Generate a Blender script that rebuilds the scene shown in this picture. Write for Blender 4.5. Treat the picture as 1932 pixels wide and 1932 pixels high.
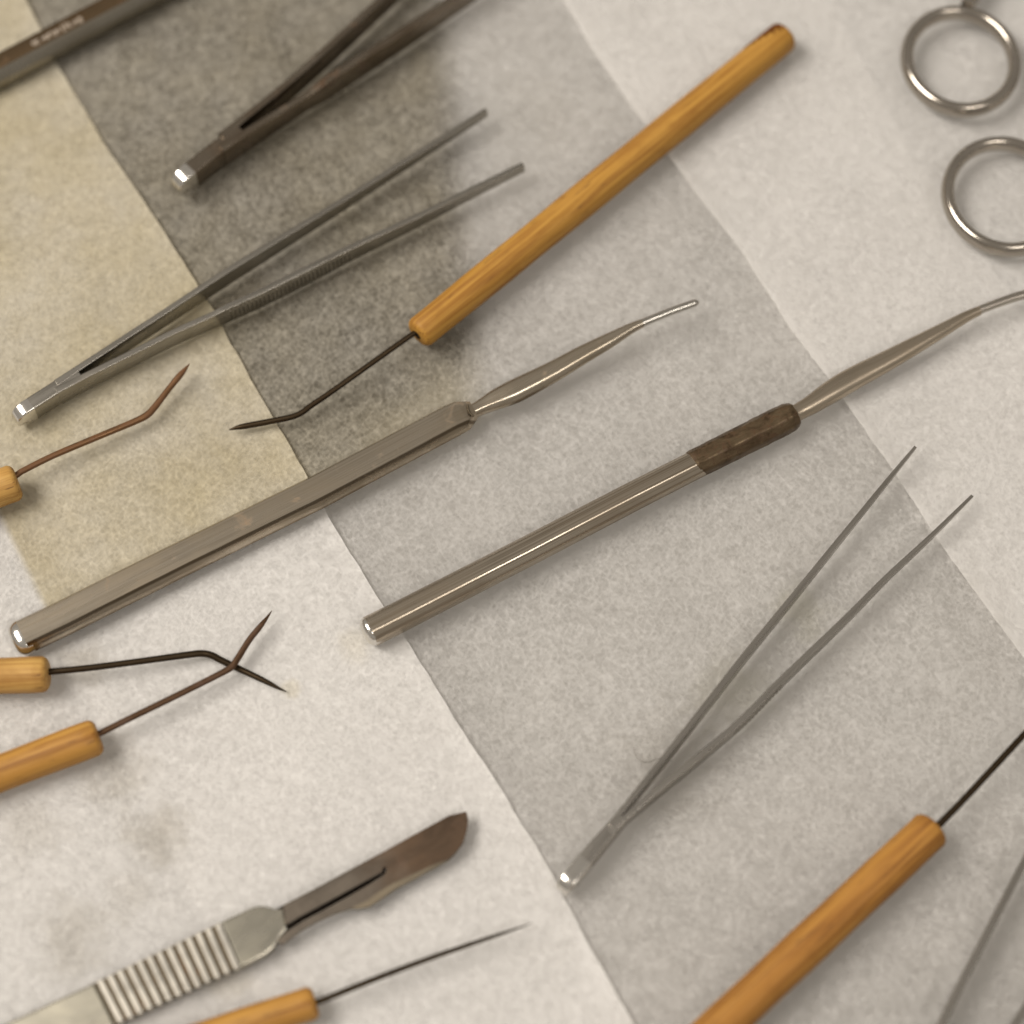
import bpy, bmesh, math, random
from mathutils import Vector, noise as mnoise
R = math.radians
scene = bpy.context.scene
for o in list(bpy.data.objects): bpy.data.objects.remove(o)
random.seed(4)

# ------------------------------------------------------------------ camera
TILT, DIST, HALF = R(25), 0.45, 0.1 / 0.45
CAM = Vector((0, -DIST * math.sin(TILT), DIST * math.cos(TILT)))
FWD = Vector((0, math.sin(TILT), -math.cos(TILT)))
UPV = Vector((0, math.cos(TILT), math.sin(TILT)))
cd = bpy.data.cameras.new('camera'); cam = bpy.data.objects.new('camera', cd)
scene.collection.objects.link(cam); scene.camera = cam
cam.location = CAM; cam.rotation_euler = (TILT, 0, 0)
cd.sensor_width = 36; cd.angle = 2 * math.atan(HALF)
cd.clip_start = 0.01; cd.clip_end = 50
cd.dof.use_dof = True; cd.dof.focus_distance = 0.446; cd.dof.aperture_fstop = 6.5

# ------------------------------------------------------------------ light
w = bpy.data.worlds.new('World'); scene.world = w; w.use_nodes = True
bg = w.node_tree.nodes['Background']
bg.inputs[0].default_value = (0.33, 0.30, 0.262, 1); bg.inputs[1].default_value = 1.0
def area(name, loc, aim, sx, sy, power, col, spin=0):
    l = bpy.data.lights.new(name, 'AREA'); l.shape = 'RECTANGLE'; l.size = sx; l.size_y = sy
    l.energy = power; l.color = col
    o = bpy.data.objects.new(name, l); scene.collection.objects.link(o); o.location = loc
    q = (Vector(aim) - Vector(loc)).to_track_quat('-Z', 'Y')
    o.rotation_euler = q.to_euler(); o.rotation_euler.rotate_axis('Z', spin)
    return o
area('ceiling_lamp', (-1.00, 0.08, 1.42), (0, 0, 0), 1.15, 0.55, 34, (1, 0.925, 0.835), R(35))
area('fill_lamp', (0.75, -0.85, 1.75), (0, 0, 0), 0.9, 0.25, 8, (1, 0.93, 0.85), R(0))  # weak fill added to soften shadows and put highlights on butt ends

scene.view_settings.view_transform = 'Standard'; scene.view_settings.look = 'None'
scene.view_settings.exposure = 0.06; scene.view_settings.gamma = 1
scene.view_settings.use_curve_mapping = False
scene.render.engine = 'CYCLES'
scene.cycles.max_bounces = 5; scene.cycles.diffuse_bounces = 4; scene.cycles.transmission_bounces = 4
scene.render.resolution_x = scene.render.resolution_y = 1024

# ------------------------------------------------------------------ plan: a point of the table seen at (px, py) on a 1932-unit picture plane, at height z
N = 1932.0
def P(px, py, z=0.0):
    d = FWD + Vector((1, 0, 0)) * ((px / N - .5) * 2 * HALF) - UPV * ((py / N - .5) * 2 * HALF)
    return CAM + d * ((z - CAM.z) / d.z)
def mpp(px, py): return (P(px, py) - CAM).dot(FWD) * 2 * HALF / N      # metres for one unit there

# ------------------------------------------------------------------ materials
def mat(name):
    m = bpy.data.materials.new(name); m.use_nodes = True
    nt = m.node_tree; nt.nodes.clear()
    out = nt.nodes.new('ShaderNodeOutputMaterial')
    return m, nt, out
def nd(nt, t, **kw):
    n = nt.nodes.new(t)
    for k, v in kw.items():
        if isinstance(k, str) and k.startswith('i_'):
            n.inputs[k[2:].replace('_', ' ')].default_value = v
        else: setattr(n, k, v)
    return n
def math_(nt, op, a, b=None, c=None, clamp=False):
    n = nt.nodes.new('ShaderNodeMath'); n.operation = op; n.use_clamp = clamp
    for i, v in enumerate((a, b, c)):
        if v is None: continue
        if isinstance(v, (int, float)): n.inputs[i].default_value = v
        else: nt.links.new(v, n.inputs[i])
    return n.outputs[0]
def remap(nt, v, a, b, c, d, smooth=False):
    n = nt.nodes.new('ShaderNodeMapRange'); n.interpolation_type = 'SMOOTHSTEP' if smooth else 'LINEAR'
    nt.links.new(v, n.inputs[0])
    for i, x in enumerate((a, b, c, d)): n.inputs[i + 1].default_value = x
    return n.outputs[0]
def mixc(nt, fac, a, b, blend='MIX'):
    n = nt.nodes.new('ShaderNodeMix'); n.data_type = 'RGBA'; n.blend_type = blend
    if isinstance(fac, (int, float)): n.inputs[0].default_value = fac
    else: nt.links.new(fac, n.inputs[0])
    for i, v in ((6, a), (7, b)):
        if isinstance(v, tuple): n.inputs[i].default_value = (*v, 1)
        else: nt.links.new(v, n.inputs[i])
    return n.outputs[2]
def noise(nt, vec, scale, detail=3, rough=.55, dist=0.0, rot=None, sc=None, loc=None):
    if rot is not None or sc is not None or loc is not None:
        mp = nt.nodes.new('ShaderNodeMapping'); nt.links.new(vec, mp.inputs[0])
        if rot is not None: mp.vector_type = 'TEXTURE'
        if rot is not None: mp.inputs['Rotation'].default_value = rot
        if sc is not None: mp.inputs['Scale'].default_value = sc
        if loc is not None: mp.inputs['Location'].default_value = loc
        vec = mp.outputs[0]
    n = nt.nodes.new('ShaderNodeTexNoise'); nt.links.new(vec, n.inputs['Vector'])
    n.inputs['Scale'].default_value = scale; n.inputs['Detail'].default_value = detail
    n.inputs['Roughness'].default_value = rough; n.inputs['Distortion'].default_value = dist
    return n.outputs['Fac']
def spot(nt, vec, c, r, amt, wn):
    """a soft-edged stain around c"""
    s = nt.nodes.new('ShaderNodeVectorMath'); s.operation = 'DISTANCE'
    nt.links.new(vec, s.inputs[0]); s.inputs[1].default_value = c
    wob = math_(nt, 'MULTIPLY_ADD', wn, r * 1.6, -r * .8)
    d = math_(nt, 'ADD', s.outputs['Value'], wob)
    return remap(nt, d, r * .15, r, amt, 0.0, True)

def tissue(name, seed, stains=(), cream=False, thru=(.90, .50)):
    m, nt, out = mat(name); L = nt.links.new
    tc = nd(nt, 'ShaderNodeTexCoord').outputs['Object']
    off = (seed * .37, seed * .71, 0)
    def strands(ang, scale, thin):                                # thin curving strands: ridges of a drawn-out noise
        n = noise(nt, tc, scale, 0, .5, 0, rot=(0, 0, R(ang)), sc=(2.2, .9, 1), loc=off)
        return remap(nt, math_(nt, 'ABSOLUTE', math_(nt, 'SUBTRACT', n, .5)), 0, thin, 1, 0)
    a = noise(nt, tc, 420, 2, .62, 0, loc=off)
    b = strands(58, 840, .09); c = strands(122, 760, .09)
    e = noise(nt, tc, 45, 1, .5, 0, loc=off)
    f = noise(nt, tc, 1400, 0, .5, 0, loc=off)
    s = math_(nt, 'MULTIPLY_ADD', math_(nt, 'ADD', b, c), .19, math_(nt, 'MULTIPLY_ADD', a, .68, .16))  # mean about .5 + .18
    s = math_(nt, 'MULTIPLY_ADD', f, .55, s)
    s = math_(nt, 'MULTIPLY_ADD', e, .30, s)                      # mean about 1.1
    fac = remap(nt, s, .70, 1.55, thru[0], thru[1])              # share of light let through
    wn = noise(nt, tc, 160, 3, .6)
    col = nd(nt, 'ShaderNodeRGB').outputs[0]; col.node.outputs[0].default_value = (.955, .945, .93, 1)
    for (cx, cy, r, amt, tint) in stains:
        p = P(cx, cy); k = spot(nt, tc, p, r * mpp(cx, cy), amt, wn)
        col = mixc(nt, k, col, tint)
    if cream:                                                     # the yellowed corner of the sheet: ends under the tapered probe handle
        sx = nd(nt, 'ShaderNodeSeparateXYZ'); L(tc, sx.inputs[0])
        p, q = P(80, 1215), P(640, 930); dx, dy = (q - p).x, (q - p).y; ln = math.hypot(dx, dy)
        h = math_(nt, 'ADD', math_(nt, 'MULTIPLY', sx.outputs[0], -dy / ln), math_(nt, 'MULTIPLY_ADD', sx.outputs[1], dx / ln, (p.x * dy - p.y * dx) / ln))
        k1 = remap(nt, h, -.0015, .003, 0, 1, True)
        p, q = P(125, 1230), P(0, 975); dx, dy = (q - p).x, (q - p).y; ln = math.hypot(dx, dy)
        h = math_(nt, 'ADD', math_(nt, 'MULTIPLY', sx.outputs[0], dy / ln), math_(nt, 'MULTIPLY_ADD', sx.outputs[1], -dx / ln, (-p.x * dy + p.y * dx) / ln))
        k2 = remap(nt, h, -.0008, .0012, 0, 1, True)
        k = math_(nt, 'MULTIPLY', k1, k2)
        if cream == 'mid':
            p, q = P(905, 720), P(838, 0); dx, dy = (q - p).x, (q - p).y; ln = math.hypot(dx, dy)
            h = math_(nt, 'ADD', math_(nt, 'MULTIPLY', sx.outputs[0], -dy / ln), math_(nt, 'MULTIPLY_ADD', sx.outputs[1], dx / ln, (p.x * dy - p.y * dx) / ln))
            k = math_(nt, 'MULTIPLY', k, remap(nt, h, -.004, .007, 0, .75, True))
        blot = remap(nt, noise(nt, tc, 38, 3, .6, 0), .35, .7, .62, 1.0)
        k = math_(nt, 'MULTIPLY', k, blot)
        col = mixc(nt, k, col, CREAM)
    df = nd(nt, 'ShaderNodeBsdfDiffuse'); tr = nd(nt, 'ShaderNodeBsdfTranslucent'); mx = nd(nt, 'ShaderNodeMixShader')
    L(col, df.inputs[0]); L(col, tr.inputs[0])
    L(fac, mx.inputs[0]); L(df.outputs[0], mx.inputs[1]); L(tr.outputs[0], mx.inputs[2]); L(mx.outputs[0], out.inputs[0])
    return m
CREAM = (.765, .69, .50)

def plain(name, c1, c2, scale, rough=.7):
    m, nt, out = mat(name); tc = nd(nt, 'ShaderNodeTexCoord').outputs['Object']
    p = nd(nt, 'ShaderNodeBsdfPrincipled'); p.inputs['Roughness'].default_value = rough; p.inputs['Specular IOR Level'].default_value = .05
    nt.links.new(mixc(nt, remap(nt, noise(nt, tc, scale, 4), .3, .7, 0, 1), c1, c2), p.inputs['Base Color'])
    nt.links.new(p.outputs[0], out.inputs[0]); return m

def wood(name, seed, base, dark, pale):
    """varnished wood, grain along the handle; 'along' = (distance, across, up) stored on the mesh"""
    m, nt, out = mat(name); L = nt.links.new
    at = nd(nt, 'ShaderNodeAttribute', attribute_name='along').outputs['Vector']
    off = (seed * .13, seed * .07, seed * .05)
    g = noise(nt, at, 1100, 4, .6, .6, sc=(.035, 1, 1), loc=off)
    g2 = noise(nt, at, 420, 3, .55, .3, sc=(.06, 1, 1), loc=off)
    bl = noise(nt, at, 120, 3, .6, .5, loc=off)
    pit = noise(nt, at, 1500, 2, .5, 0, sc=(.12, 1, 1), loc=off)
    c = mixc(nt, remap(nt, g2, .35, .65, 0, 1), base, pale)
    c = mixc(nt, remap(nt, g, .46, .64, 0, .85), c, dark)
    c = mixc(nt, remap(nt, bl, .55, .75, 0, .45), c, dark)
    c = mixc(nt, remap(nt, pit, .64, .74, 0, .6), c, (.09, .035, .01))
    p = nd(nt, 'ShaderNodeBsdfPrincipled'); L(c, p.inputs['Base Color'])
    L(remap(nt, bl, .3, .7, .45, .68), p.inputs['Roughness'])
    p.inputs['Specular IOR Level'].default_value = .35; p.inputs['Coat Weight'].default_value = .04; p.inputs['Coat Roughness'].default_value = .3
    bp = nd(nt, 'ShaderNodeBump', i_Strength=.4, i_Distance=.0001); L(g, bp.inputs['Height']); L(bp.outputs[0], p.inputs['Normal'])
    L(p.outputs[0], out.inputs[0]); return m

def steel(name, seed, col, stain, amt=.5, rough=.32, rust=None, rust_amt=0.0, streak=.06, metal=1.0, scale=140, lines=.35, grain=.05, seams=()):
    """worn steel: brushed streaks along the tool, blotchy tarnish, specks"""
    m, nt, out = mat(name); L = nt.links.new
    at = nd(nt, 'ShaderNodeAttribute', attribute_name='along').outputs['Vector']
    off = (seed * .19, seed * .11, seed * .07)
    br = noise(nt, at, 2600, 3, .6, 0, sc=(streak, 1, 1), loc=off)
    bl = noise(nt, at, scale, 5, .62, .8, sc=(.45, 1, 1), loc=off)
    fi = noise(nt, at, 1500, 4, .65, .4, loc=off)
    c = mixc(nt, remap(nt, bl, .38, .66, 0, amt), col, stain)
    c = mixc(nt, remap(nt, br, .42, .66, 0, lines), c, stain)
    for (pos, wid, dk) in seams:                                  # dark line along a facet edge
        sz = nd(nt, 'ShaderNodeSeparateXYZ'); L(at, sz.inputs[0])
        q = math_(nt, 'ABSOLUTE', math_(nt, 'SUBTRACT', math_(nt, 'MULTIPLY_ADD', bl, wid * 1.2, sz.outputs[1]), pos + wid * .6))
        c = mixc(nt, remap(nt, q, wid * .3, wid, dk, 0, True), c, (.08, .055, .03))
    p = nd(nt, 'ShaderNodeBsdfPrincipled'); p.inputs['Metallic'].default_value = metal
    sp = remap(nt, fi, .70, .78, 0, .55)
    c = mixc(nt, sp, c, (.07, .045, .025))
    if rust:
        rk = noise(nt, at, scale * 1.4, 5, .65, 1.0, loc=(off[0] + 3, off[1], off[2]))
        k = remap(nt, rk, .62 - .5 * rust_amt, .78 - .5 * rust_amt, 0, 1)
        c = mixc(nt, k, c, mixc(nt, fi, rust, tuple(x * .4 for x in rust)))
        L(math_(nt, 'MULTIPLY_ADD', k, -.85, metal, clamp=True), p.inputs['Metallic'])
    L(c, p.inputs['Base Color'])
    L(remap(nt, bl, .3, .7, rough * .75, rough * 1.3), p.inputs['Roughness'])
    bp = nd(nt, 'ShaderNodeBump', i_Strength=grain, i_Distance=.00005); L(math_(nt, 'ADD', br, fi), bp.inputs['Height']); L(bp.outputs[0], p.inputs['Normal'])
    L(p.outputs[0], out.inputs[0]); return m

# ------------------------------------------------------------------ builders
def link(o): scene.collection.objects.link(o); return o
def thing(name, loc, label, cat, group=None):
    o = link(bpy.data.objects.new(name, None)); o.location = loc; o.empty_display_size = .01
    o['label'] = label; o['category'] = cat
    if group: o['group'] = group
    return o
def put(name, me, material, parent, label=None):
    me.materials.append(material)
    o = link(bpy.data.objects.new(name, me))
    if parent is not None:
        root = parent
        base = Vector(parent.location)
        while root.parent: root = root.parent; base = base + Vector(root.location)
        me.transform(__import__('mathutils').Matrix.Translation(-base)); o.parent = parent
    if label: o['label'] = label
    return o
def smooth(me, ang):
    for p in me.polygons: p.use_smooth = True
    me.set_sharp_from_angle(angle=R(ang))
def circ(n=20):
    return lambda a, b: [(a * math.cos(2 * math.pi * k / n), b * math.sin(2 * math.pi * k / n)) for k in range(n)]
def rrect(rad=.25, seg=3):
    def f(a, b):
        r = min(a, b) * rad; pts = []
        for cx, cy, s in ((a - r, b - r, 0), (-a + r, b - r, 90), (-a + r, -b + r, 180), (a - r, -b + r, 270)):
            for k in range(seg + 1):
                t = R(s + 90 * k / seg); pts.append((cx + r * math.cos(t), cy + r * math.sin(t)))
        return pts
    return f
def poly_prof(pts, rad=.10, seg=2):
    """a faceted section (unit points) with softly broken edges"""
    n = len(pts); out = []
    for i in range(n):
        p0, p1, p2 = Vector(pts[i - 1]), Vector(pts[i]), Vector(pts[(i + 1) % n])
        a = p1 + (p0 - p1).normalized() * rad; b = p1 + (p2 - p1).normalized() * rad
        for k in range(seg + 1):
            t = k / seg; out.append(a * (1 - t) ** 2 + p1 * 2 * t * (1 - t) + b * t * t)
    return lambda hw, hh: [(q.x * hw, q.y * hh) for q in out]
def cat(pts, n):
    """Catmull-Rom through tuples"""
    out = []
    for i in range(len(pts) - 1):
        p0 = pts[max(i - 1, 0)]; p1 = pts[i]; p2 = pts[i + 1]; p3 = pts[min(i + 2, len(pts) - 1)]
        for k in range(n):
            t = k / n
            out.append(tuple(.5 * (2 * b + (c - a) * t + (2 * a - 5 * b + 4 * c - d) * t * t + (3 * b - a - 3 * c + d) * t ** 3) for a, b, c, d in zip(p0, p1, p2, p3)))
    out.append(tuple(pts[-1])); return out
def lerp_path(pts, n):
    out = []
    for p, q in zip(pts, pts[1:]):
        for k in range(n): out.append(tuple(a + (b - a) * k / n for a, b in zip(p, q)))
    out.append(tuple(pts[-1])); return out
def world(path):
    """(px, py, z, hw, hh) in units/mm -> (point, hw, hh) in metres"""
    return [(P(x, y, z / 1000), hw / 1000, hh / 1000) for x, y, z, hw, hh in path]
def loft(st, prof, closed=False, s0=0.0, sharp=35, jitter=0.0):
    pts = [s[0] for s in st]; n = len(st); V = []; A = []; F = []; s = s0
    for i, (c, hw, hh) in enumerate(st):
        if closed: t = (pts[(i + 1) % n] - pts[i - 1])
        else: t = pts[min(i + 1, n - 1)] - pts[max(i - 1, 0)]
        t.normalize(); side = t.cross(Vector((0, 0, 1))).normalized(); up = side.cross(t).normalized()
        if i: s += (pts[i] - pts[i - 1]).length
        ring = prof(hw, hh)
        for a, b in ring:
            q = c + side * a + up * b
            if jitter: q += mnoise.noise_vector(q * 900) * jitter
            V.append(q); A.append((s, a, b))
    k = len(ring)
    m = n if closed else n - 1
    for i in range(m):
        j = (i + 1) % n
        for e in range(k):
            f = (e + 1) % k; F.append((i * k + e, i * k + f, j * k + f, j * k + e))
    if not closed:
        F.append(tuple(reversed(range(k)))); F.append(tuple((n - 1) * k + e for e in range(k)))
    me = bpy.data.meshes.new('m'); me.from_pydata([tuple(v) for v in V], [], F)
    bm = bmesh.new(); bm.from_mesh(me); bmesh.ops.recalc_face_normals(bm, faces=bm.faces); bm.to_mesh(me); bm.free()
    at = me.attributes.new('along', 'FLOAT_VECTOR', 'POINT')
    at.data.foreach_set('vector', [x for a in A for x in a])
    smooth(me, sharp); return me
def extrude(px, z0, z1, axis=None, bevel=0.0):
    """outline in picture-plane units, top at height z1 (m), straight down to z0"""
    top = [P(x, y, z1) for x, y in px]; n = len(top)
    V = [tuple(p) for p in top] + [(p.x, p.y, z0) for p in top]
    F = [tuple(range(n)), tuple(reversed(range(n, 2 * n)))] + [(i, (i + 1) % n, n + (i + 1) % n, n + i) for i in range(n)]
    me = bpy.data.meshes.new('m'); me.from_pydata(V, [], F)
    bm = bmesh.new(); bm.from_mesh(me)
    bmesh.ops.recalc_face_normals(bm, faces=bm.faces)
    if bevel:
        ed = [e for e in bm.edges if all(v.co.z > (z0 + z1) / 2 for v in e.verts)]
        bmesh.ops.bevel(bm, geom=ed, offset=bevel, segments=2, affect='EDGES', profile=.5, clamp_overlap=True)
    bmesh.ops.triangulate(bm, faces=[f for f in bm.faces if len(f.verts) > 4])
    bm.to_mesh(me); bm.free(); tag_along(me, axis); smooth(me, 14); return me
def tag_along(me, axis=None):
    d = (axis or Vector((.87, .49, 0))).normalized(); sd = Vector((-d.y, d.x, 0))
    at = me.attributes.new('along', 'FLOAT_VECTOR', 'POINT')
    at.data.foreach_set('vector', [x for v in me.vertices for x in (v.co.dot(d), v.co.dot(sd), v.co.z)])

# ================================================================== THE SURFACE
TOP_Z = .45           # mm: where the tools touch the paper
def wave(x, y):
    return .00016 * math.sin(95 * x + 60 * y + 1.0) + .00012 * math.sin(-140 * x + 110 * y + 2.2) + .00010 * math.sin(210 * x + 190 * y) \
        + .00022 * mnoise.noise(Vector((x * 38, y * 38, 3.1))) + .00012 * mnoise.noise(Vector((x * 120, y * 70, 7.7))) \
        - .00016 * max(0, 1 - abs(mnoise.noise(Vector((x * 24, y * 24, 9.3)))) * 9)
me = bpy.data.meshes.new('m')
me.from_pydata([(-.45, -.4, -.0042), (.45, -.4, -.0042), (.45, .45, -.0042), (-.45, .45, -.0042)], [], [(0, 1, 2, 3)])
table = put('table_top', me, plain('table', (.275, .271, .26), (.315, .308, .295), 60), None); table['kind'] = 'structure'

def at_y(poly, y):
    for (x0, y0), (x1, y1) in zip(poly, poly[1:]):
        if y <= y1 or (x1, y1) == poly[-1]: return x0 + (x1 - x0) * (y - y0) / (y1 - y0)
Y0, Y1 = -520, 2500
L1 = [(-130, -420), (50, 0), (108, 120), (200, 275), (298, 420), (400, 582), (482, 730), (575, 890), (640, 1010), (712, 1125), (775, 1220), (868, 1372), (945, 1490), (1040, 1645), (1110, 1780), (1195, 1932), (1500, 2480)]
R1 = [(800, -420), (1060, 0), (1118, 90), (1190, 200), (1290, 340), (1395, 470), (1492, 622), (1600, 772), (1700, 912), (1800, 1062), (1932, 1250), (2760, 2480)]
R2 = [(1300, -420), (1558, 0), (1637, 136), (1701, 254), (1768, 355), (1860, 491), (1990, 680), (3150, 2480)]
L2 = [(-720, -420), (-10, 985), (60, 1118), (112, 1232), (170, 1335), (237, 1447), (311, 1583), (379, 1718), (450, 1840), (510, 1932), (830, 2480)]
def sheet(name, left, right, zbase, lift_l, lift_r, material, seed, label):
    nr, nc = 230, 110; V = []; F = []
    for i in range(nr + 1):
        y = Y0 + (Y1 - Y0) * i / nr
        xl, xr = left(y), right(y)
        for j in range(nc + 1):
            u = j / nc
            jit = 3.0 * mnoise.noise(Vector((y * .021, seed, 0))) + 1.6 * mnoise.noise(Vector((y * .09, seed, 4)))
            jl = jit * (max(0, 1 - u * 12) + max(0, 1 - (1 - u) * 12))
            p = P(xl + (xr - xl) * u + jl, y)
            dl = u * (xr - xl) * mpp(900, y); dr = (1 - u) * (xr - xl) * mpp(900, y)
            z = zbase + wave(p.x, p.y)
            q = .55 + .45 * math.sin(y * .013 + seed)
            z += lift_l * q * math.exp(-(dl / .0022) ** 2) + lift_r * q * math.exp(-(dr / .0022) ** 2)
            V.append((p.x, p.y, z))
    for i in range(nr):
        for j in range(nc):
            a = i * (nc + 1) + j; F.append((a, a + nc + 1, a + nc + 2, a + 1))
    me = bpy.data.meshes.new('m'); me.from_pydata(V, [], F)
    for p in me.polygons: p.use_smooth = True
    o = put(name, me, material, None); o['label'] = label; o['category'] = 'tissue'; o['group'] = 'tissue sheets laid overlapping on the table'
    return o
grey = (.62, .585, .52); yel = (.84, .76, .55)
stL = [(215, 1455, 95, .5, grey), (300, 1575, 85, .55, grey), (135, 1770, 110, .45, grey), (250, 1690, 70, .3, grey), (60, 1560, 90, .3, grey),
       (548, 1300, 26, .35, yel), (665, 1215, 50, .22, yel), (155, 1250, 70, .5, grey), (430, 1850, 70, .2, yel), (120, 300, 120, .4, yel), (210, 470, 90, .4, yel)]
stR = [(1790, 1180, 160, .15, grey)]
stM = [(1260, 1450, 150, .25, grey), (1520, 1155, 80, .3, (.68, .66, .5)), (1380, 1300, 110, .2, (.68, .66, .5)), (1780, 190, 70, .3, (.7, .66, .5)), (1900, 400, 90, .4, (.72, .68, .5)), (1000, 200, 120, .15, grey)]
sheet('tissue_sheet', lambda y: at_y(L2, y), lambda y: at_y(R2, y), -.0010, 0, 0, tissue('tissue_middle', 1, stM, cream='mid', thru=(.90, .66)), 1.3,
      'thin grey translucent tissue sheet running diagonally through the middle, under its neighbours')
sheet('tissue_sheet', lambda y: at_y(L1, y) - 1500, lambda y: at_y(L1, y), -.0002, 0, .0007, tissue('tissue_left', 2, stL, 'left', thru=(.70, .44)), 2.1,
      'tissue sheet at left, yellowed at top, lying over the middle sheet')
sheet('tissue_sheet', lambda y: at_y(R1, y), lambda y: at_y(R1, y) + 1500, -.0002, .0011, 0, tissue('tissue_right', 3, stR, thru=(.75, .51)), 3.7,
      'white tissue sheet at right beneath the scissor rings, overlapping the middle sheet')
# dark brown paper under the tissue, top left
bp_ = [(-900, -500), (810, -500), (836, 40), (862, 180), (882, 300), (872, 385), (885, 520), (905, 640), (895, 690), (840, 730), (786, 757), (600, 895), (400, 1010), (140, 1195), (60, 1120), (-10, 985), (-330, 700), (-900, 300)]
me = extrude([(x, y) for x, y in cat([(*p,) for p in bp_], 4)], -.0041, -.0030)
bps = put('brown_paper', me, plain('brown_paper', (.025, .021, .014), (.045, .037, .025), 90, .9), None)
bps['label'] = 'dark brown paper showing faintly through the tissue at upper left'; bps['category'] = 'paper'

# ================================================================== MATERIALS IN USE
M_w1 = wood('wood_honey', 1, (.375, .185, .028), (.24, .10, .013), (.43, .228, .042))
M_w2 = wood('wood_orange', 2, (.33, .148, .025), (.19, .072, .010), (.385, .188, .036))
M_w3 = wood('wood_pale', 3, (.45, .25, .065), (.28, .135, .03), (.52, .32, .095))
M_w4 = wood('wood_amber', 4, (.39, .19, .036), (.22, .09, .014), (.45, .24, .052))
M_scorch = plain('scorched_wood', (.09, .03, .008), (.16, .06, .015), 700)
M_recess_shade = plain('recess_shade', (.012, .008, .005), (.02, .014, .01), 900)
M_black = steel('blackened_needle', 1, (.06, .043, .026), (.03, .02, .012), .6, .42)
M_rustn = steel('rusted_needle', 2, (.20, .11, .055), (.14, .07, .03), .6, .42, (.17, .07, .022), .35, metal=.8)
M_brownn = steel('browned_needle', 3, (.11, .062, .034), (.07, .036, .018), .6, .42, (.10, .042, .014), .25, metal=.8)
M_bright = steel('bright_needle', 4, (.50, .46, .41), (.32, .29, .25), .5, .28)
M_chrome = steel('polished_steel', 5, (.78, .76, .72), (.60, .57, .52), .35, .14, streak=.3)
M_tip = steel('tip_steel', 23, (.56, .54, .50), (.42, .40, .36), .4, .2, streak=.3)
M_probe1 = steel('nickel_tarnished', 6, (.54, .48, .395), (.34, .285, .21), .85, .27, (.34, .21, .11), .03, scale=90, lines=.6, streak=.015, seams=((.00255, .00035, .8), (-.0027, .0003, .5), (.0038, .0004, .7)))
M_probe2 = steel('nickel_streaked', 7, (.56, .50, .415), (.24, .19, .135), .5, .27, scale=100, streak=.004, lines=.85)
M_stem2 = steel('nickel_pale', 8, (.50, .435, .35), (.33, .275, .205), .6, .30, lines=.6, streak=.02)
M_cor = steel('corroded_grip', 9, (.17, .125, .075), (.055, .034, .017), .95, .42, (.085, .042, .014), .28, metal=.8, scale=520, grain=.6)
M_forc = steel('forceps_steel', 10, (.42, .40, .36), (.28, .26, .225), .65, .28, lines=.6, streak=.02)
M_forc3 = steel('forceps_satin', 11, (.48, .455, .42), (.31, .29, .26), .55, .26, lines=.6, streak=.02)
M_rustf = steel('forceps_rusty', 12, (.31, .27, .22), (.15, .115, .08), .85, .26, (.10, .045, .015), .12, lines=.6, streak=.02)
M_scal = steel('scalpel_nickel', 13, (.44, .42, .36), (.33, .31, .25), .75, .28, (.25, .16, .06), -.06, scale=110)
M_scarm = steel('scalpel_tang', 14, (.28, .245, .21), (.21, .18, .15), .6, .38)
M_rib = steel('pale_ribs', 22, (.62, .595, .54), (.45, .42, .36), .6, .34)  # paler than the plain handle
M_groove = steel('groove', 15, (.15, .125, .09), (.10, .08, .055), .6, .45, (.20, .11, .04), .05)
M_blade = steel('scalpel_blade', 16, (.17, .12, .085), (.125, .08, .05), .8, .36, (.12, .058, .026), .16, scale=120)
def blade_mix(m):
    nt = m.node_tree; p = next(n for n in nt.nodes if n.type == 'BSDF_PRINCIPLED')
    src = p.inputs['Base Color'].links[0].from_socket
    at = next(n for n in nt.nodes if n.type == 'ATTRIBUTE').outputs['Vector']
    sx = nt.nodes.new('ShaderNodeSeparateXYZ'); nt.links.new(at, sx.inputs[0])
    d = Vector((.87, .49, 0)).normalized()
    a = P(*ypx(1150, 450)).dot(d); b = P(*ypx(1560, 260)).dot(d)
    w_ = math_(nt, 'MULTIPLY_ADD', noise(nt, at, 300, 3), .010, sx.outputs[0])
    k = remap(nt, w_, a + .005, b + .005, 0, 1, True)
    fine = noise(nt, at, 900, 3)
    nt.links.new(mixc(nt, k, mixc(nt, fine, (.22, .19, .155), (.165, .14, .115)), src), p.inputs['Base Color'])
    old = p.inputs['Metallic'].links[0].from_socket
    nt.links.new(math_(nt, 'MAXIMUM', old, math_(nt, 'SUBTRACT', 1.0, k)), p.inputs['Metallic'])
def ypx(x, y): return (251.6 + x * .33855, 1509.4 + y * .33855)
blade_mix(M_blade)
M_edge = steel('honed_edge', 17, (.28, .24, .18), (.20, .165, .115), .6, .36)
M_ring = steel('scissor_steel', 18, (.46, .42, .37), (.33, .30, .26), .5, .17)
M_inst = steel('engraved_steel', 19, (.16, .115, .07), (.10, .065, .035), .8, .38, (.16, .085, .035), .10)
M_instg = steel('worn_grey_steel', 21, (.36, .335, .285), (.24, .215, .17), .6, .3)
M_mark = steel('engraving', 20, (.55, .48, .40), (.44, .37, .30), .4, .5)

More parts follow.
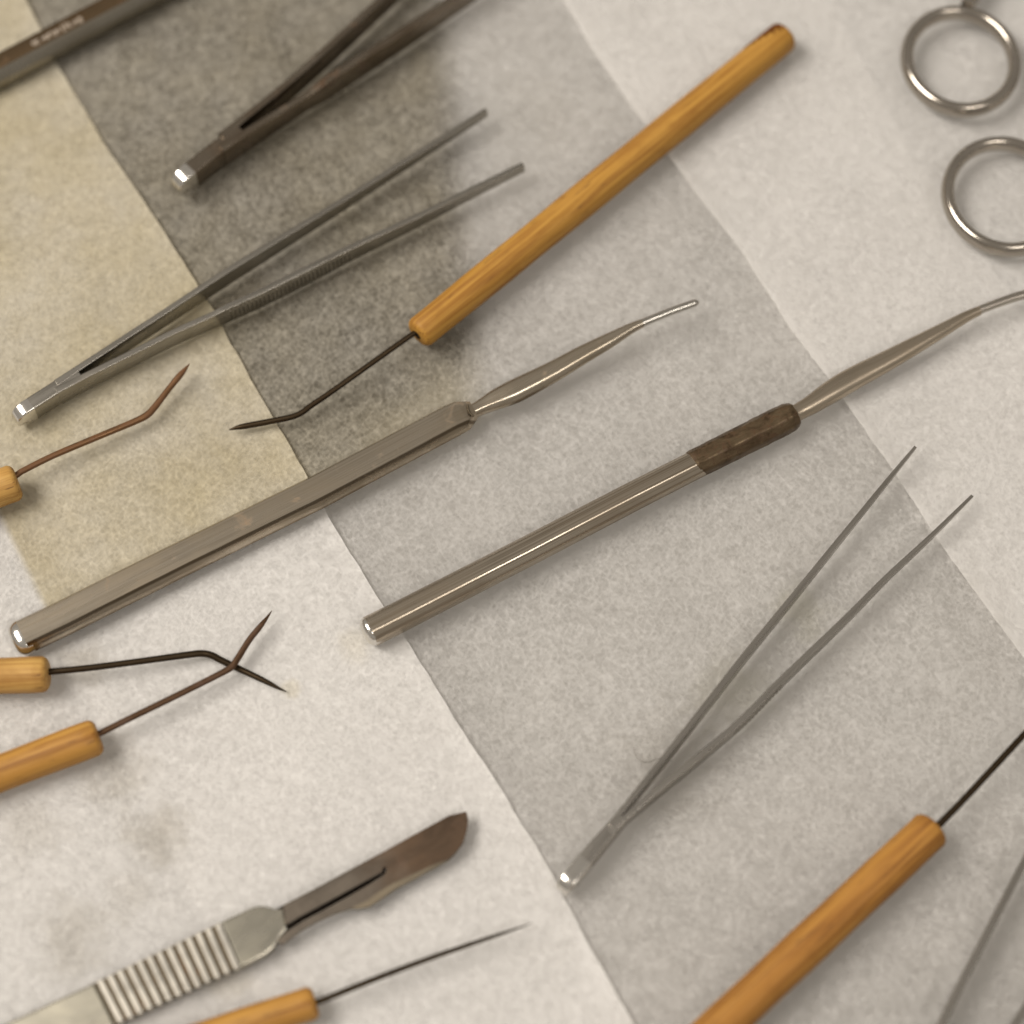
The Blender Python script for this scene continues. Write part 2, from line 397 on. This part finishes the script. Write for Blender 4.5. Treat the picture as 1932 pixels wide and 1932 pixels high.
# ================================================================== DISSECTING NEEDLES
def handle_path(p0, p1, w0, w1, bulge=0.0, z_lift0=0.0, z_lift1=0.0):
    """round handle between two picture points; widths in units"""
    r0 = w0 / 2 * mpp(*p0); r1 = w1 / 2 * mpp(*p1)
    A = P(*p0, TOP_Z / 1000 + r0 + z_lift0); B = P(*p1, TOP_Z / 1000 + r1 + z_lift1)
    ln = (B - A).length; st = []
    e = .0011
    for s, k in ((0, .70), (.0002, .82), (.0005, .92), (.0011, 1)):
        st.append((A.lerp(B, s / ln), r0 * k, r0 * k))
    for i in range(1, 24):
        t = i / 24; r = r0 + (r1 - r0) * t + bulge * r0 * math.sin(math.pi * t) + .00005 * math.sin(t * 23 + r0 * 9e4)
        st.append((A.lerp(B, t), r, r))
    for s, k in ((.0011, 1), (.0005, .92), (.0002, .82), (0, .70)):
        st.append((A.lerp(B, 1 - s / ln), r1 * k, r1 * k))
    return st, A, B
def needle_tool(label, hp0, hp1, w0, w1, needle, wmat, nmat, tip_len=10, bulge=.02, seed=0, hole=False, group='wooden handled dissecting needles', scorch=False, lift=0.0, end_hw=.06):
    """hp0 = butt end, hp1 = needle end, needle = [(px,py,z mm,half width mm)...]"""
    st, A, B = handle_path(hp0, hp1, w0, w1, bulge, 0, lift)
    t = thing('dissecting_needle', Vector((A.x + B.x, A.y + B.y, 0)) / 2, label, 'dissecting needle', group)
    h = put('handle', loft(st, circ(28), s0=seed * .4, sharp=50), wmat, t)
    d = (B - A).normalized()
    if hole:
        q = [(B + d * .00005 + Vector((0, 0, 0)) - d * .0004, .00095, .00095), (B + d * .00012, .00095, .00095)]
        put('recess_shade', loft(q, circ(16)), M_recess_shade, h)  # solid near-black disc, paints the shade inside the needle socket
    if scorch:
        rr = st[3][1]; LN = (B - A).length
        V = []; 
        pts = [(A + d * s, rr * k, rr * k) for s, k in [(.0005, .95)] + [(.0011 + .00045 * j, 1.022 + bulge * math.sin(math.pi * (.0011 + .00045 * j) / LN)) for j in range(20)]]
        me = loft(pts, circ(56), s0=.1, sharp=50)
        bm = bmesh.new(); bm.from_mesh(me)
        sd = d.cross(Vector((0, 0, 1))).normalized(); up = sd.cross(d)
        kill = []
        for f in bm.faces:
            c = f.calc_center_median(); s = (c - A).dot(d); v = c - A - d * s
            ang = math.degrees(math.atan2(v.dot(up), v.dot(sd)))
            if len(f.verts) > 4 or not (-10 < ang < 92 - s * 5200 + 9 * math.sin(s * 4000)): kill.append(f)
        bmesh.ops.delete(bm, geom=kill, context='FACES'); bm.to_mesh(me); bm.free()
        put('scorch_mark', me, M_scorch, h)
    first = B - d * .004
    needle = [(x, y, z, hw * 1.22) for x, y, z, hw in needle]
    nst = [(first, needle[0][3] / 1000, needle[0][3] / 1000)]
    raw = [tuple(P(x, y, z / 1000)) + (hw / 1000, hw / 1000) for x, y, z, hw in needle]
    nst += [(Vector(q[:3]), q[3], q[4]) for q in cat(raw, 8)]
    put('needle', loft(nst, circ(12), s0=seed * .3, sharp=60), nmat, t)
    return t

zc = 3.8
needle_tool('bent needle in a long honey coloured wooden handle, above the two metal probes',
    (1483, 66), (787, 632), 60, 62,
    [(776, 632, 3.9, .46), (700, 686, 3.2, .46), (620, 743, 2.4, .46), (586, 766, 2.0, .48), (570, 778, 1.9, .48), (549, 787, 1.8, .48), (505, 796, 1.6, .50), (462, 804, 1.4, .48), (447, 807, 1.3, .34), (432, 811, 1.2, .08)],
    M_w1, M_black, seed=1, hole=True, scorch=True, bulge=.06)
needle_tool('rust brown bent needle with short stub of pale wooden handle at left edge',
    (-560, 1120), (34, 908), 70, 70,
    [(40, 890, 4.0, .50), (100, 860, 3.6, .50), (190, 822, 3.2, .52), (250, 797, 3.0, .54), (276, 784, 3.0, .58), (292, 768, 3.0, .56), (320, 732, 3.2, .50), (338, 710, 3.4, .52), (350, 696, 3.6, .30), (358, 686, 3.7, .05)],
    M_w3, M_rustn, seed=2)
needle_tool('black bent needle with pale wooden handle, lying lower in the crossed pair at left',
    (-620, 1298), (92, 1272), 68, 68,
    [(98, 1267, 3.8, .52), (170, 1260, 3.4, .52), (270, 1247, 2.8, .52), (350, 1236, 2.3, .54), (378, 1233, 2.1, .56), (398, 1236, 2.0, .56), (420, 1247, 1.6, .54), (460, 1266, 1.1, .50), (500, 1285, .95, .42), (525, 1298, .8, .24), (541, 1305, .75, .04)],
    M_w3, M_black, seed=3)
needle_tool('brown bent needle with worn wooden handle, crossing over the black needle at left',
    (-560, 1672), (187, 1388), 68, 70,
    [(192, 1382, 3.9, .50), (250, 1353, 3.7, .50), (330, 1314, 3.4, .50), (410, 1274, 3.1, .50), (436, 1259, 3.0, .54), (448, 1243, 3.0, .54), (470, 1208, 3.0, .50), (490, 1183, 3.1, .46), (504, 1165, 3.1, .24), (513, 1152, 3.1, .05)],
    M_w4, M_brownn, seed=4)
needle_tool('straight slim needle in amber wooden handle below the scalpel blade',
    (-60, 2105), (596, 1890), 64, 64,
    [(606, 1888, 3.9, .48), (700, 1850, 3.9, .46), (800, 1812, 3.9, .42), (880, 1784, 4.0, .36), (930, 1767, 4.1, .30), (975, 1752, 4.3, .16), (1004, 1741, 4.4, .04)],
    M_w4, M_black, seed=5)
needle_tool('thick orange wooden handle with dark straight needle at bottom right corner',
    (1180, 2105), (1762, 1560), 82, 76,
    [(1776, 1552, 4.3, .56), (1830, 1496, 4.4, .52), (1932, 1386, 4.6, .50), (2040, 1270, 4.8, .40), (2100, 1205, 4.9, .06)],
    M_w2, M_black, seed=6, bulge=.0)

# ================================================================== FORCEPS
def forceps(label, block, arms, m_arm, m_end, tops, steps=(), zc=None, ridges=None, m_block=None, butt=.0014):
    """block: spring-end stations; arms: lists of (px,py,z,half thickness,half height) mm"""
    c = P(block[0][0], block[0][1], 0)
    t = thing('forceps', c, label, 'forceps', 'steel forceps laid on their sides')
    st = [(p, a, b - .00007) for p, a, b in world(lerp_path(block, 4))]
    b = put('spring_end', loft(st, rrect(.28), sharp=40), m_block or m_end, t)
    # polished rounded butt
    p0, p1 = st[0][0], st[1][0]; d = (p0 - p1).normalized(); hw, hh = st[0][1], st[0][2]
    cap = []
    for k in range(9):
        a = R(90 * k / 8)
        cap.append((p0 + d * (.0016 * math.sin(a)) - Vector((0, 0, .55 * hh * (1 - math.cos(a)))) , hw * (1 - .18 * (1 - math.cos(a))), hh * (1 - .55 * (1 - math.cos(a)))))
    cap = [(p0 - d * butt, hw * 1.012, hh * 1.012), (p0 - d * .0004, hw * 1.012, hh * 1.012)] + cap
    put('polished_butt', loft(cap, rrect(.3, 4), sharp=50), M_chrome, b)
    for i, a in enumerate(arms):
        o = put('arm', loft([(p, u, v - .00004 * i) for p, u, v in world(cat(a, 6))], rrect(.3), s0=.2 * i, sharp=40), m_arm, t)
        if ridges and i in ridges:
            (i0, i1, n) = ridges[i]
            w = world(cat(a, 6)); seg = w[i0 * 6:i1 * 6 + 1]
            ln = [0]
            for u, v in zip(seg, seg[1:]): ln.append(ln[-1] + (v[0] - u[0]).length)
            V = []; F = []
            for k in range(n):
                s = ln[-1] * (k + .5) / n
                j = max(q for q in range(len(ln)) if ln[q] <= s); j = min(j, len(seg) - 2)
                u = (s - ln[j]) / (ln[j + 1] - ln[j]); c0 = seg[j][0].lerp(seg[j + 1][0], u)
                tt = (seg[j + 1][0] - seg[j][0]).normalized(); sd = tt.cross(Vector((0, 0, 1))).normalized()
                hw = seg[j][1]; hh = seg[j][2] * .62; q = ln[-1] / n * .25
                base = len(V)
                for (da, db, dz) in ((-q, -.0002, -hh), (q, -.0002, -hh), (q, -.0002, hh), (-q, -.0002, hh), (0, .00022, -hh), (0, .00022, hh)):
                    V.append(tuple(c0 + tt * da + sd * (hw + db) + Vector((0, 0, dz))))
                F += [tuple(base + x for x in f) for f in ((0, 4, 5, 3), (4, 1, 2, 5), (0, 1, 4), (3, 5, 2), (0, 3, 2, 1))]
            me = bpy.data.meshes.new('m'); me.from_pydata(V, [], F); tag_along(me)
            g = put('grip_serration', me, m_arm, o); g['kind'] = 'stuff'
    return t

forceps('plain grey forceps with square ends, running up from bright butt beside the rusty bent needle',
    [(50, 778, 3.1, 1.5, 2.4), (125, 730, 3.1, 1.5, 2.4), (152, 713, 3.1, 1.45, 2.4)],
    [[(110, 733, 3.1, .78, 2.5), (160, 699, 3.1, .66, 2.4), (240, 646, 3.1, .62, 2.3), (320, 594, 3.1, .62, 2.3), (420, 528, 3.1, .62, 2.3), (520, 465, 3.1, .60, 2.1), (640, 390, 3.1, .58, 1.7), (760, 313, 3.0, .56, 1.35), (860, 249, 2.9, .55, 1.15), (917, 212, 2.8, .54, 1.05)],
     [(110, 747, 3.1, .78, 2.5), (170, 716, 3.1, .66, 2.4), (260, 671, 3.1, .62, 2.3), (330, 636, 3.1, .62, 2.3), (400, 605, 3.1, .62, 2.4), (430, 591, 3.1, .64, 2.6), (500, 559, 3.1, .66, 2.65), (580, 519, 3.1, .66, 2.6), (660, 478, 3.1, .64, 2.3), (780, 420, 3.0, .62, 1.9), (900, 359, 2.9, .60, 1.5), (987, 315, 2.8, .58, 1.25)]],
    M_forc, M_forc, None, ridges={1: (5, 8, 30)}, m_block=M_forc)
forceps('rust stained dark forceps at top with shiny butt, arms leaving the upper edge',
    [(352, 338, 3.6, 1.75, 2.9), (430, 277, 3.6, 1.75, 2.9), (456, 257, 3.6, 1.65, 2.9)],
    [[(420, 272, 3.6, .95, 3.0), (466, 234, 3.6, .78, 2.9), (540, 174, 3.6, .76, 2.8), (610, 112, 3.6, .76, 2.8), (680, 48, 3.6, .76, 2.7), (760, -26, 3.6, .74, 2.5), (900, -150, 3.5, .7, 2.0), (1060, -290, 3.4, .6, 1.2)],
     [(420, 294, 3.6, .95, 3.0), (478, 256, 3.6, .78, 2.9), (540, 216, 3.6, .74, 2.6), (580, 190, 3.6, .74, 2.5), (612, 170, 3.6, .80, 3.0), (660, 138, 3.6, .84, 3.1), (740, 86, 3.6, .84, 3.0), (820, 33, 3.6, .82, 2.9), (900, -20, 3.6, .78, 2.6), (1060, -125, 3.5, .7, 1.9), (1180, -205, 3.4, .6, 1.2)]],
    M_rustf, M_chrome, None, m_block=M_rustf)
forceps('slender fine pointed forceps spread wide, right of centre beside the orange handle',
    [(1076, 1660, 2.6, 1.5, 2.2), (1120, 1607, 2.6, 1.4, 2.2), (1172, 1547, 2.6, 1.15, 2.2)],
    [[(1150, 1564, 2.6, .55, 2.2), (1185, 1520, 2.6, .56, 2.2), (1290, 1388, 2.6, .58, 2.2), (1400, 1247, 2.6, .58, 2.0), (1500, 1124, 2.7, .56, 1.7), (1600, 1000, 3.1, .50, 1.2), (1680, 901, 3.5, .42, .8), (1727, 844, 3.8, .30, .4)],
     [(1150, 1574, 2.6, .55, 2.2), (1195, 1534, 2.6, .56, 2.2), (1250, 1488, 2.6, .58, 2.2), (1312, 1437, 2.6, .60, 2.2), (1380, 1380, 2.6, .60, 2.1), (1425, 1337, 2.6, .60, 2.1), (1471, 1290, 2.6, .60, 2.0), (1589, 1176, 2.8, .56, 1.7), (1671, 1093, 3.0, .50, 1.3), (1752, 1017, 3.4, .44, .9), (1834, 936, 3.7, .30, .4)]],
    M_forc3, M_chrome, None, ridges={1: (4, 6, 14)}, butt=.0042, m_block=M_forc3)
forceps('pale forceps cut off by the bottom right corner',
    [(1470, 2620, 3.0, 1.5, 2.5), (1520, 2520, 3.0, 1.5, 2.5), (1555, 2450, 3.0, 1.3, 2.5)],
    [[(1540, 2480, 3.0, .7, 2.5), (1580, 2380, 3.0, .7, 2.5), (1660, 2180, 3.0, .7, 2.5), (1776, 1932, 3.0, .7, 2.5), (1842, 1800, 3.0, .68, 2.4), (1925, 1640, 3.0, .62, 2.0), (2010, 1478, 3.0, .55, 1.4), (2090, 1330, 3.0, .5, .9)],
     [(1560, 2480, 3.0, .7, 2.5), (1620, 2390, 3.0, .7, 2.5), (1740, 2205, 3.0, .7, 2.5), (1912, 1938, 3.0, .7, 2.5), (1990, 1812, 3.0, .68, 2.4), (2080, 1650, 3.0, .62, 2.0), (2170, 1480, 3.0, .55, 1.4), (2220, 1380, 3.0, .5, .9)]],
    M_forc3, M_chrome, None, m_block=M_forc3)

# ================================================================== PROBES
HEX = [(-.64, 1), (.64, 1), (1, 0.0), (.64, -1), (-.64, -1), (-1, 0.0)]
HEX2B = [(-.55, 1), (.5, 1), (1, .15), (.6, -1), (-.6, -1), (-1, .15)]
def probe(label, handle, prof, hm, butt_m, collar=None, stem=None, stem_m=None, tip=None, tip_m=None, slot=None, butt_len=2.2, stem_prof=None):
    t = thing('metal_probe', P(handle[0][0], handle[0][1], 0), label, 'probe', 'metal probes')
    st = world(lerp_path(handle, 10))
    h = put('handle', loft(st, prof, sharp=24), hm, t)
    p0, p1 = st[0][0], st[1][0]; d = (p0 - p1).normalized(); hw, hh = st[0][1], st[0][2]
    cap = [(p0 - d * .001, hw * .985, hh * .985)]
    for k in range(9):
        a = R(90 * k / 8); q = .45 + .55 * math.cos(a)
        cap.append((p0 + d * (butt_len / 1000 * math.sin(a)), hw * q * 1.0, hh * q * 1.0))
    put('butt', loft(cap, circ(28), sharp=50), butt_m, h)
    if collar: put('corroded_sleeve', loft(world(lerp_path(collar, 10)), prof if not callable(collar) else prof, sharp=24, jitter=.00011), M_cor, t)
    if stem:
        s = put('stem', loft(world(cat(stem, 6)), stem_prof or circ(20), sharp=24), stem_m, t)
    if tip: put('tip', loft(world(cat(tip, 6)), circ(16), sharp=50), tip_m, t)
    return t
h1 = 2.75
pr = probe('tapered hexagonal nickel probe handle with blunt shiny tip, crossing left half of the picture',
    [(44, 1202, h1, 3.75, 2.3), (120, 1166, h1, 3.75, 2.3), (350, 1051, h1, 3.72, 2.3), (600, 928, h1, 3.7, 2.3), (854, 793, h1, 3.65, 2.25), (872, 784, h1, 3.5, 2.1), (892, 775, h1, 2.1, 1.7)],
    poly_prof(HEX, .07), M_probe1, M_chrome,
    stem=[(880, 783, h1, 1.62, 1.5), (898, 774, h1, 1.6, 1.5), (915, 765, h1, 1.85, 1.6), (937, 754, h1 + .1, 2.35, 1.75), (962, 743, h1 + .2, 2.68, 1.9), (981, 734, h1 + .3, 2.72, 1.9), (1043, 702, h1 + .7, 2.42, 1.7), (1099, 670, h1 + 1.2, 2.1, 1.5), (1149, 643, h1 + 1.7, 1.72, 1.3), (1190, 620, h1 + 2.1, 1.2, 1.05), (1212, 610, h1 + 2.3, .95, .9)],
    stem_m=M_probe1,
    tip=[(1190, 620, h1 + 2.1, .8, .8), (1206, 612.5, h1 + 2.3, .84, .84), (1230, 602, h1 + 2.5, .82, .82), (1270, 586, h1 + 2.8, .80, .80), (1304, 574, h1 + 3.0, .78, .78), (1313, 571, h1 + 3.05, .68, .68), (1318, 569.5, h1 + 3.05, .35, .35)], tip_m=M_tip, stem_prof=poly_prof(HEX2B, .3, 3))
HEX2 = [(-.5, 1), (.42, 1), (.97, .42), (1.0, -.42), (.5, -1), (-.5, -1), (-1, -.42), (-.95, .42)]
probe('round streaked metal probe with dark corroded sleeve below its narrow neck',
    [(698, 1191, 3.2, 2.95, 2.75), (760, 1160, 3.2, 2.9, 2.75), (1000, 1037, 3.2, 2.85, 2.7), (1200, 933, 3.2, 2.8, 2.65), (1330, 867, 3.2, 2.75, 2.6), (1480, 791, 3.2, 2.7, 2.5), (1500, 781, 3.2, 2.2, 2.1)],
    poly_prof(HEX2, .16, 3), M_probe2, M_chrome, butt_len=1.3,
    collar=[(1306, 878, 3.2, 2.78, 2.64), (1312, 875, 3.2, 2.86, 2.72), (1400, 831, 3.2, 2.92, 2.74), (1470, 796, 3.2, 3.0, 2.76), (1488, 787, 3.2, 2.9, 2.65), (1498, 782, 3.2, 2.45, 2.3)],
    stem=[(1488, 788, 3.2, 1.9, 1.8), (1505, 778, 3.2, 1.75, 1.7), (1530, 764, 3.2, 1.95, 1.8), (1570, 738, 3.3, 2.35, 1.9), (1610, 714, 3.4, 2.4, 1.8), (1680, 677, 3.6, 2.1, 1.6), (1760, 633, 3.9, 1.6, 1.4), (1820, 599, 4.2, 1.15, 1.1), (1848, 586, 4.3, .95, .95)],
    stem_m=M_stem2,
    tip=[(1835, 591, 4.25, .82, .82), (1848, 585, 4.3, .86, .86), (1885, 571, 4.3, .9, .85), (1932, 556, 4.2, .95, .85), (2010, 540, 4.0, .95, .8), (2050, 535, 3.9, .5, .4)], tip_m=M_bright)
# dark rod stands in for shade in a groove beside the first probe's neck
g = [P(882, 765, .0047), P(886, 779, .0051), P(894, 786, .0048)]
put('neck_groove_shade', loft([(p, .00022, .00022) for p in g], circ(8)), M_groove, pr)
# pit in the second probe is a fleck of rust
# ------------------------------------------------------------------ engraved tool, top left corner
t = thing('steel_handle', P(80, 80, 0), 'dark brown steel tool handle with engraved lettering in the top left corner', 'tool handle')
hp = [(-420, 352, 3.2, 2.9, 2.8), (-200, 236, 3.2, 2.9, 2.8), (0, 134, 3.2, 2.9, 2.8), (120, 70, 3.2, 2.9, 2.8), (260, -4, 3.2, 2.85, 2.8), (520, -140, 3.2, 2.7, 2.6)]
hpw = world(lerp_path(hp, 6))
hh_ = put('handle', loft(hpw, poly_prof([(-.78, 1), (.42, 1), (1, .1), (.9, -1), (-.9, -1), (-1, .5)], .08), sharp=24), M_inst, t)
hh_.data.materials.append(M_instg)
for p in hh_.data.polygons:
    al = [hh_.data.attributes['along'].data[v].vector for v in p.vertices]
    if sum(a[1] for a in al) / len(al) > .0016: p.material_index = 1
# engraved letters: two worn words, as strokes on the top face
a_, b_ = P(66, 88, .0032), P(174, 33, .0032)
d = (b_ - a_).normalized(); sd = Vector((-d.y, d.x, 0)); base0 = P(64, 86, .00606)
letters = 'oc aurun (hlau)'
V = []; F = []
def stroke(x, y, u, v, wd=.00016):
    """stroke from (x,y) to (u,v) in the word's own millimetres"""
    a = base0 + d * x + sd * y; b = base0 + d * u + sd * v; e = (b - a).normalized(); f = Vector((-e.y, e.x, 0)) * wd
    k = len(V); z = Vector((0, 0, .00006))
    V.extend(tuple(q) for q in (a - f, a + f, b + f, b - f, a - f + z, a + f + z, b + f + z, b - f + z))
    F.extend(tuple(k + i for i in q) for q in ((4, 5, 6, 7), (0, 1, 5, 4), (1, 2, 6, 5), (2, 3, 7, 6), (3, 0, 4, 7)))
GL = {'o': [(0, 0, 0, .8), (0, .8, .6, .8), (.6, .8, .6, 0), (.6, 0, 0, 0)], 'c': [(.6, 0, 0, 0), (0, 0, 0, .8), (0, .8, .6, .8)], 'a': [(0, 0, .35, .9), (.35, .9, .7, 0), (.15, .35, .55, .35)],
      'u': [(0, .9, 0, 0), (0, 0, .6, 0), (.6, 0, .6, .9)], 'r': [(0, 0, 0, .9), (0, .9, .6, .75)], 'n': [(0, 0, 0, .9), (0, .9, .6, .1), (.6, 0, .6, .9)], '(': [(.35, 1.1, .05, .5), (.05, .5, .35, -.35)],
      ')': [(0, 1.1, .35, .5), (.35, .5, 0, -.35)], 'h': [(0, 0, 0, 1.2), (0, .6, .6, .6), (.6, .6, .6, 0)], 'l': [(0, 0, 0, 1.2), (0, 0, .5, 0)]}
x = 0
for ch in letters:
    for q in GL.get(ch, ()): stroke((x + q[0]) * .001, q[1] * .001 * 1.25, (x + q[2]) * .001, q[3] * .001 * 1.25)
    x += .88 if ch != ' ' else .45
me = bpy.data.meshes.new('m'); me.from_pydata(V, [], F); tag_along(me)
put('engraved_lettering', me, M_mark, hh_)

# ================================================================== SCALPEL
def zpx(x, y): return (x * .33855, 1278 + y * .33855)
def ypx(x, y): return (251.6 + x * .33855, 1509.4 + y * .33855)
t = thing('scalpel', P(200, 1860, 0), 'scalpel with ribbed nickel handle and rust brown curved blade, at lower left', 'scalpel')
Z0, ZH = .0005, .0032
A0 = Vector((520, 1702)); A1 = Vector((1232, 1362)); B0 = Vector((640, 1935)); B1 = Vector((1340, 1612))
# flat rear of the handle (runs out of the picture), base under the ribs, and the shoulder narrowing to the tang
rear = [zpx(-900, 2380), zpx(20, 1933), zpx(480, 1722), zpx(524, 1700), zpx(642, 1936), zpx(600, 1956), zpx(120, 2185), zpx(-800, 2630)]
hd = put('handle', extrude(rear, Z0, ZH, bevel=.0004), M_scal, t)
ribbed = [zpx(521, 1706), zpx(1232, 1366), zpx(1338, 1608), zpx(641, 1932)]
put('grooved_core', extrude(ribbed, Z0 + .0001, ZH - .0008), M_groove, hd)
nr = 13
for k in range(nr):
    u0 = (k + .36) / nr; u1 = (k + .92) / nr
    q = [A0.lerp(A1, u0), A0.lerp(A1, u1), B0.lerp(B1, u1), B0.lerp(B1, u0)]
    put('rib', extrude([zpx(*p) for p in q], Z0 + .0004, ZH - .00012 + .00005 * math.sin(k * 2.1), bevel=.0001), M_rib, hd)
sh = [zpx(1233, 1361), zpx(1330, 1316), zpx(1400, 1284), zpx(1440, 1273), zpx(1490, 1276), zpx(1540, 1292), zpx(1575, 1284),
      zpx(1598, 1395), zpx(1568, 1432), zpx(1545, 1462), zpx(1525, 1500), zpx(1480, 1540), zpx(1420, 1572), zpx(1341, 1612)]
put('shoulder', extrude(sh, Z0, ZH - .0003, bevel=.00025), M_scal, hd)
blade = [ypx(*p) for p in ((835, 588), (1000, 500), (1200, 392), (1400, 284), (1600, 173), (1758, 87), (1856, 64), (1866, 108), (1858, 165), (1838, 232), (1800, 286), (1755, 330), (1700, 364),
        (1650, 390), (1560, 440), (1460, 492), (1385, 545), (1320, 588), (1270, 600), (1215, 602), (1120, 632), (1040, 668), (960, 710), (890, 756), (832, 802), (806, 792), (800, 778),
        (836, 752), (882, 716), (935, 681), (1044, 624), (1184, 547), (1304, 476), (1392, 424), (1412, 398), (1410, 374),
        (1392, 374), (1386, 398), (1290, 452), (1170, 518), (1030, 594), (925, 650), (868, 686), (850, 690))]
bl = put('blade', extrude(blade, .0020, .00305), M_blade, t, 'rust brown blade with a long open slot')
edge = [ypx(*p) for p in ((1215, 603), (1270, 601), (1320, 589), (1385, 546), (1460, 493), (1560, 441), (1650, 391), (1700, 365), (1756, 331), (1700, 350), (1640, 374), (1560, 412), (1450, 462), (1370, 512), (1300, 562))]
put('cutting_edge', extrude(edge, .0022, .00312), M_edge, bl)
tang = [ypx(*p) for p in ((800, 604), (1000, 500), (1200, 392), (1375, 297), (1400, 372), (1404, 402), (1310, 466), (1190, 536), (1050, 612), (945, 668), (890, 704), (820, 740), (790, 700))]
put('tang', extrude(tang, .0010, .0016), M_recess_shade, hd)  # coloured near black to paint the shade seen through the blade slot

# ================================================================== SCISSORS
t = thing('scissors', P(1860, 240, 0), 'polished steel scissors at top right showing two round finger rings', 'scissors')
def ring(cx, cy, rx, ry, hw, hh, z, rot=0, tiltx=0.0):
    c = P(cx, cy, z); s = mpp(cx, cy); n = 72; st = []
    fx = rx * s; fy = ry * s / math.cos(TILT) * 1.0
    for k in range(n):
        a = 2 * math.pi * k / n
        x = fx * math.cos(a); y = fy * math.sin(a)
        st.append((c + Vector((x, y, 0)), hw, hh))
    return put('finger_ring', loft(st, circ(20), closed=True, sharp=60), M_ring, t)
r1 = ring(1812, 115, 100, 100, .0014, .0019, .0045)
r2 = ring(1897, 370, 108, 106, .00135, .0019, .0042)
def shank(pts): return put('shank', loft(world(cat(pts, 6)), rrect(.5), sharp=50), M_ring, t)
shank([(1822, 16, 4.5, 1.3, 1.6), (1834, -12, 4.5, 2.0, 1.7), (1860, -80, 4.4, 2.4, 1.8), (1930, -260, 4.0, 2.8, 1.8), (2010, -470, 3.4, 3.6, 1.5), (2060, -600, 3.2, 4.4, 1.3)])
shank([(1975, 300, 4.2, 1.3, 1.6), (2000, 268, 4.2, 2.0, 1.7), (2020, 180, 4.2, 2.4, 1.8), (2030, -60, 4.2, 2.8, 1.8), (2040, -380, 5.6, 3.6, 1.4), (2046, -600, 6.0, 4.4, 1.2)])
put('pivot_screw', loft([(P(2052, -600, z), r, r) for z, r in ((.001, .002), (.0078, .002), (.0082, .0017))], lambda a, b: [(a * math.cos(k * .3927), b * math.sin(k * .3927)) for k in range(16)]), M_chrome, t)
put('scissor_blade', loft(world([(2060, -600, 3.2, 4.4, 1.2), (2090, -800, 2.8, 3.8, 1.0), (2110, -1000, 2.6, 1.0, .8)]), rrect(.3)), M_ring, t)
put('scissor_blade', loft(world([(2046, -600, 5.8, 4.4, 1.2), (2010, -800, 5.2, 3.8, 1.0), (1985, -1000, 5.0, 1.0, .8)]), rrect(.3)), M_ring, t)

# ================================================================== LOOSE FIBRE
fb = [(1196, 1410, .5, .05, .05), (1199, 1424, .6, .05, .05), (1210, 1436, .7, .06, .06), (1226, 1437, .7, .06, .06), (1243, 1431, .6, .05, .05), (1258, 1432, .6, .05, .05), (1268, 1437, .5, .04, .04)]
me = loft(world(cat(fb, 6)), circ(6))
o = put('loose_fibre', me, plain('fibre', (.12, .11, .10), (.18, .16, .14), 500), None)
o['label'] = 'tiny curled dark fibre on the tissue left of the fine pointed forceps'; o['category'] = 'fibre'
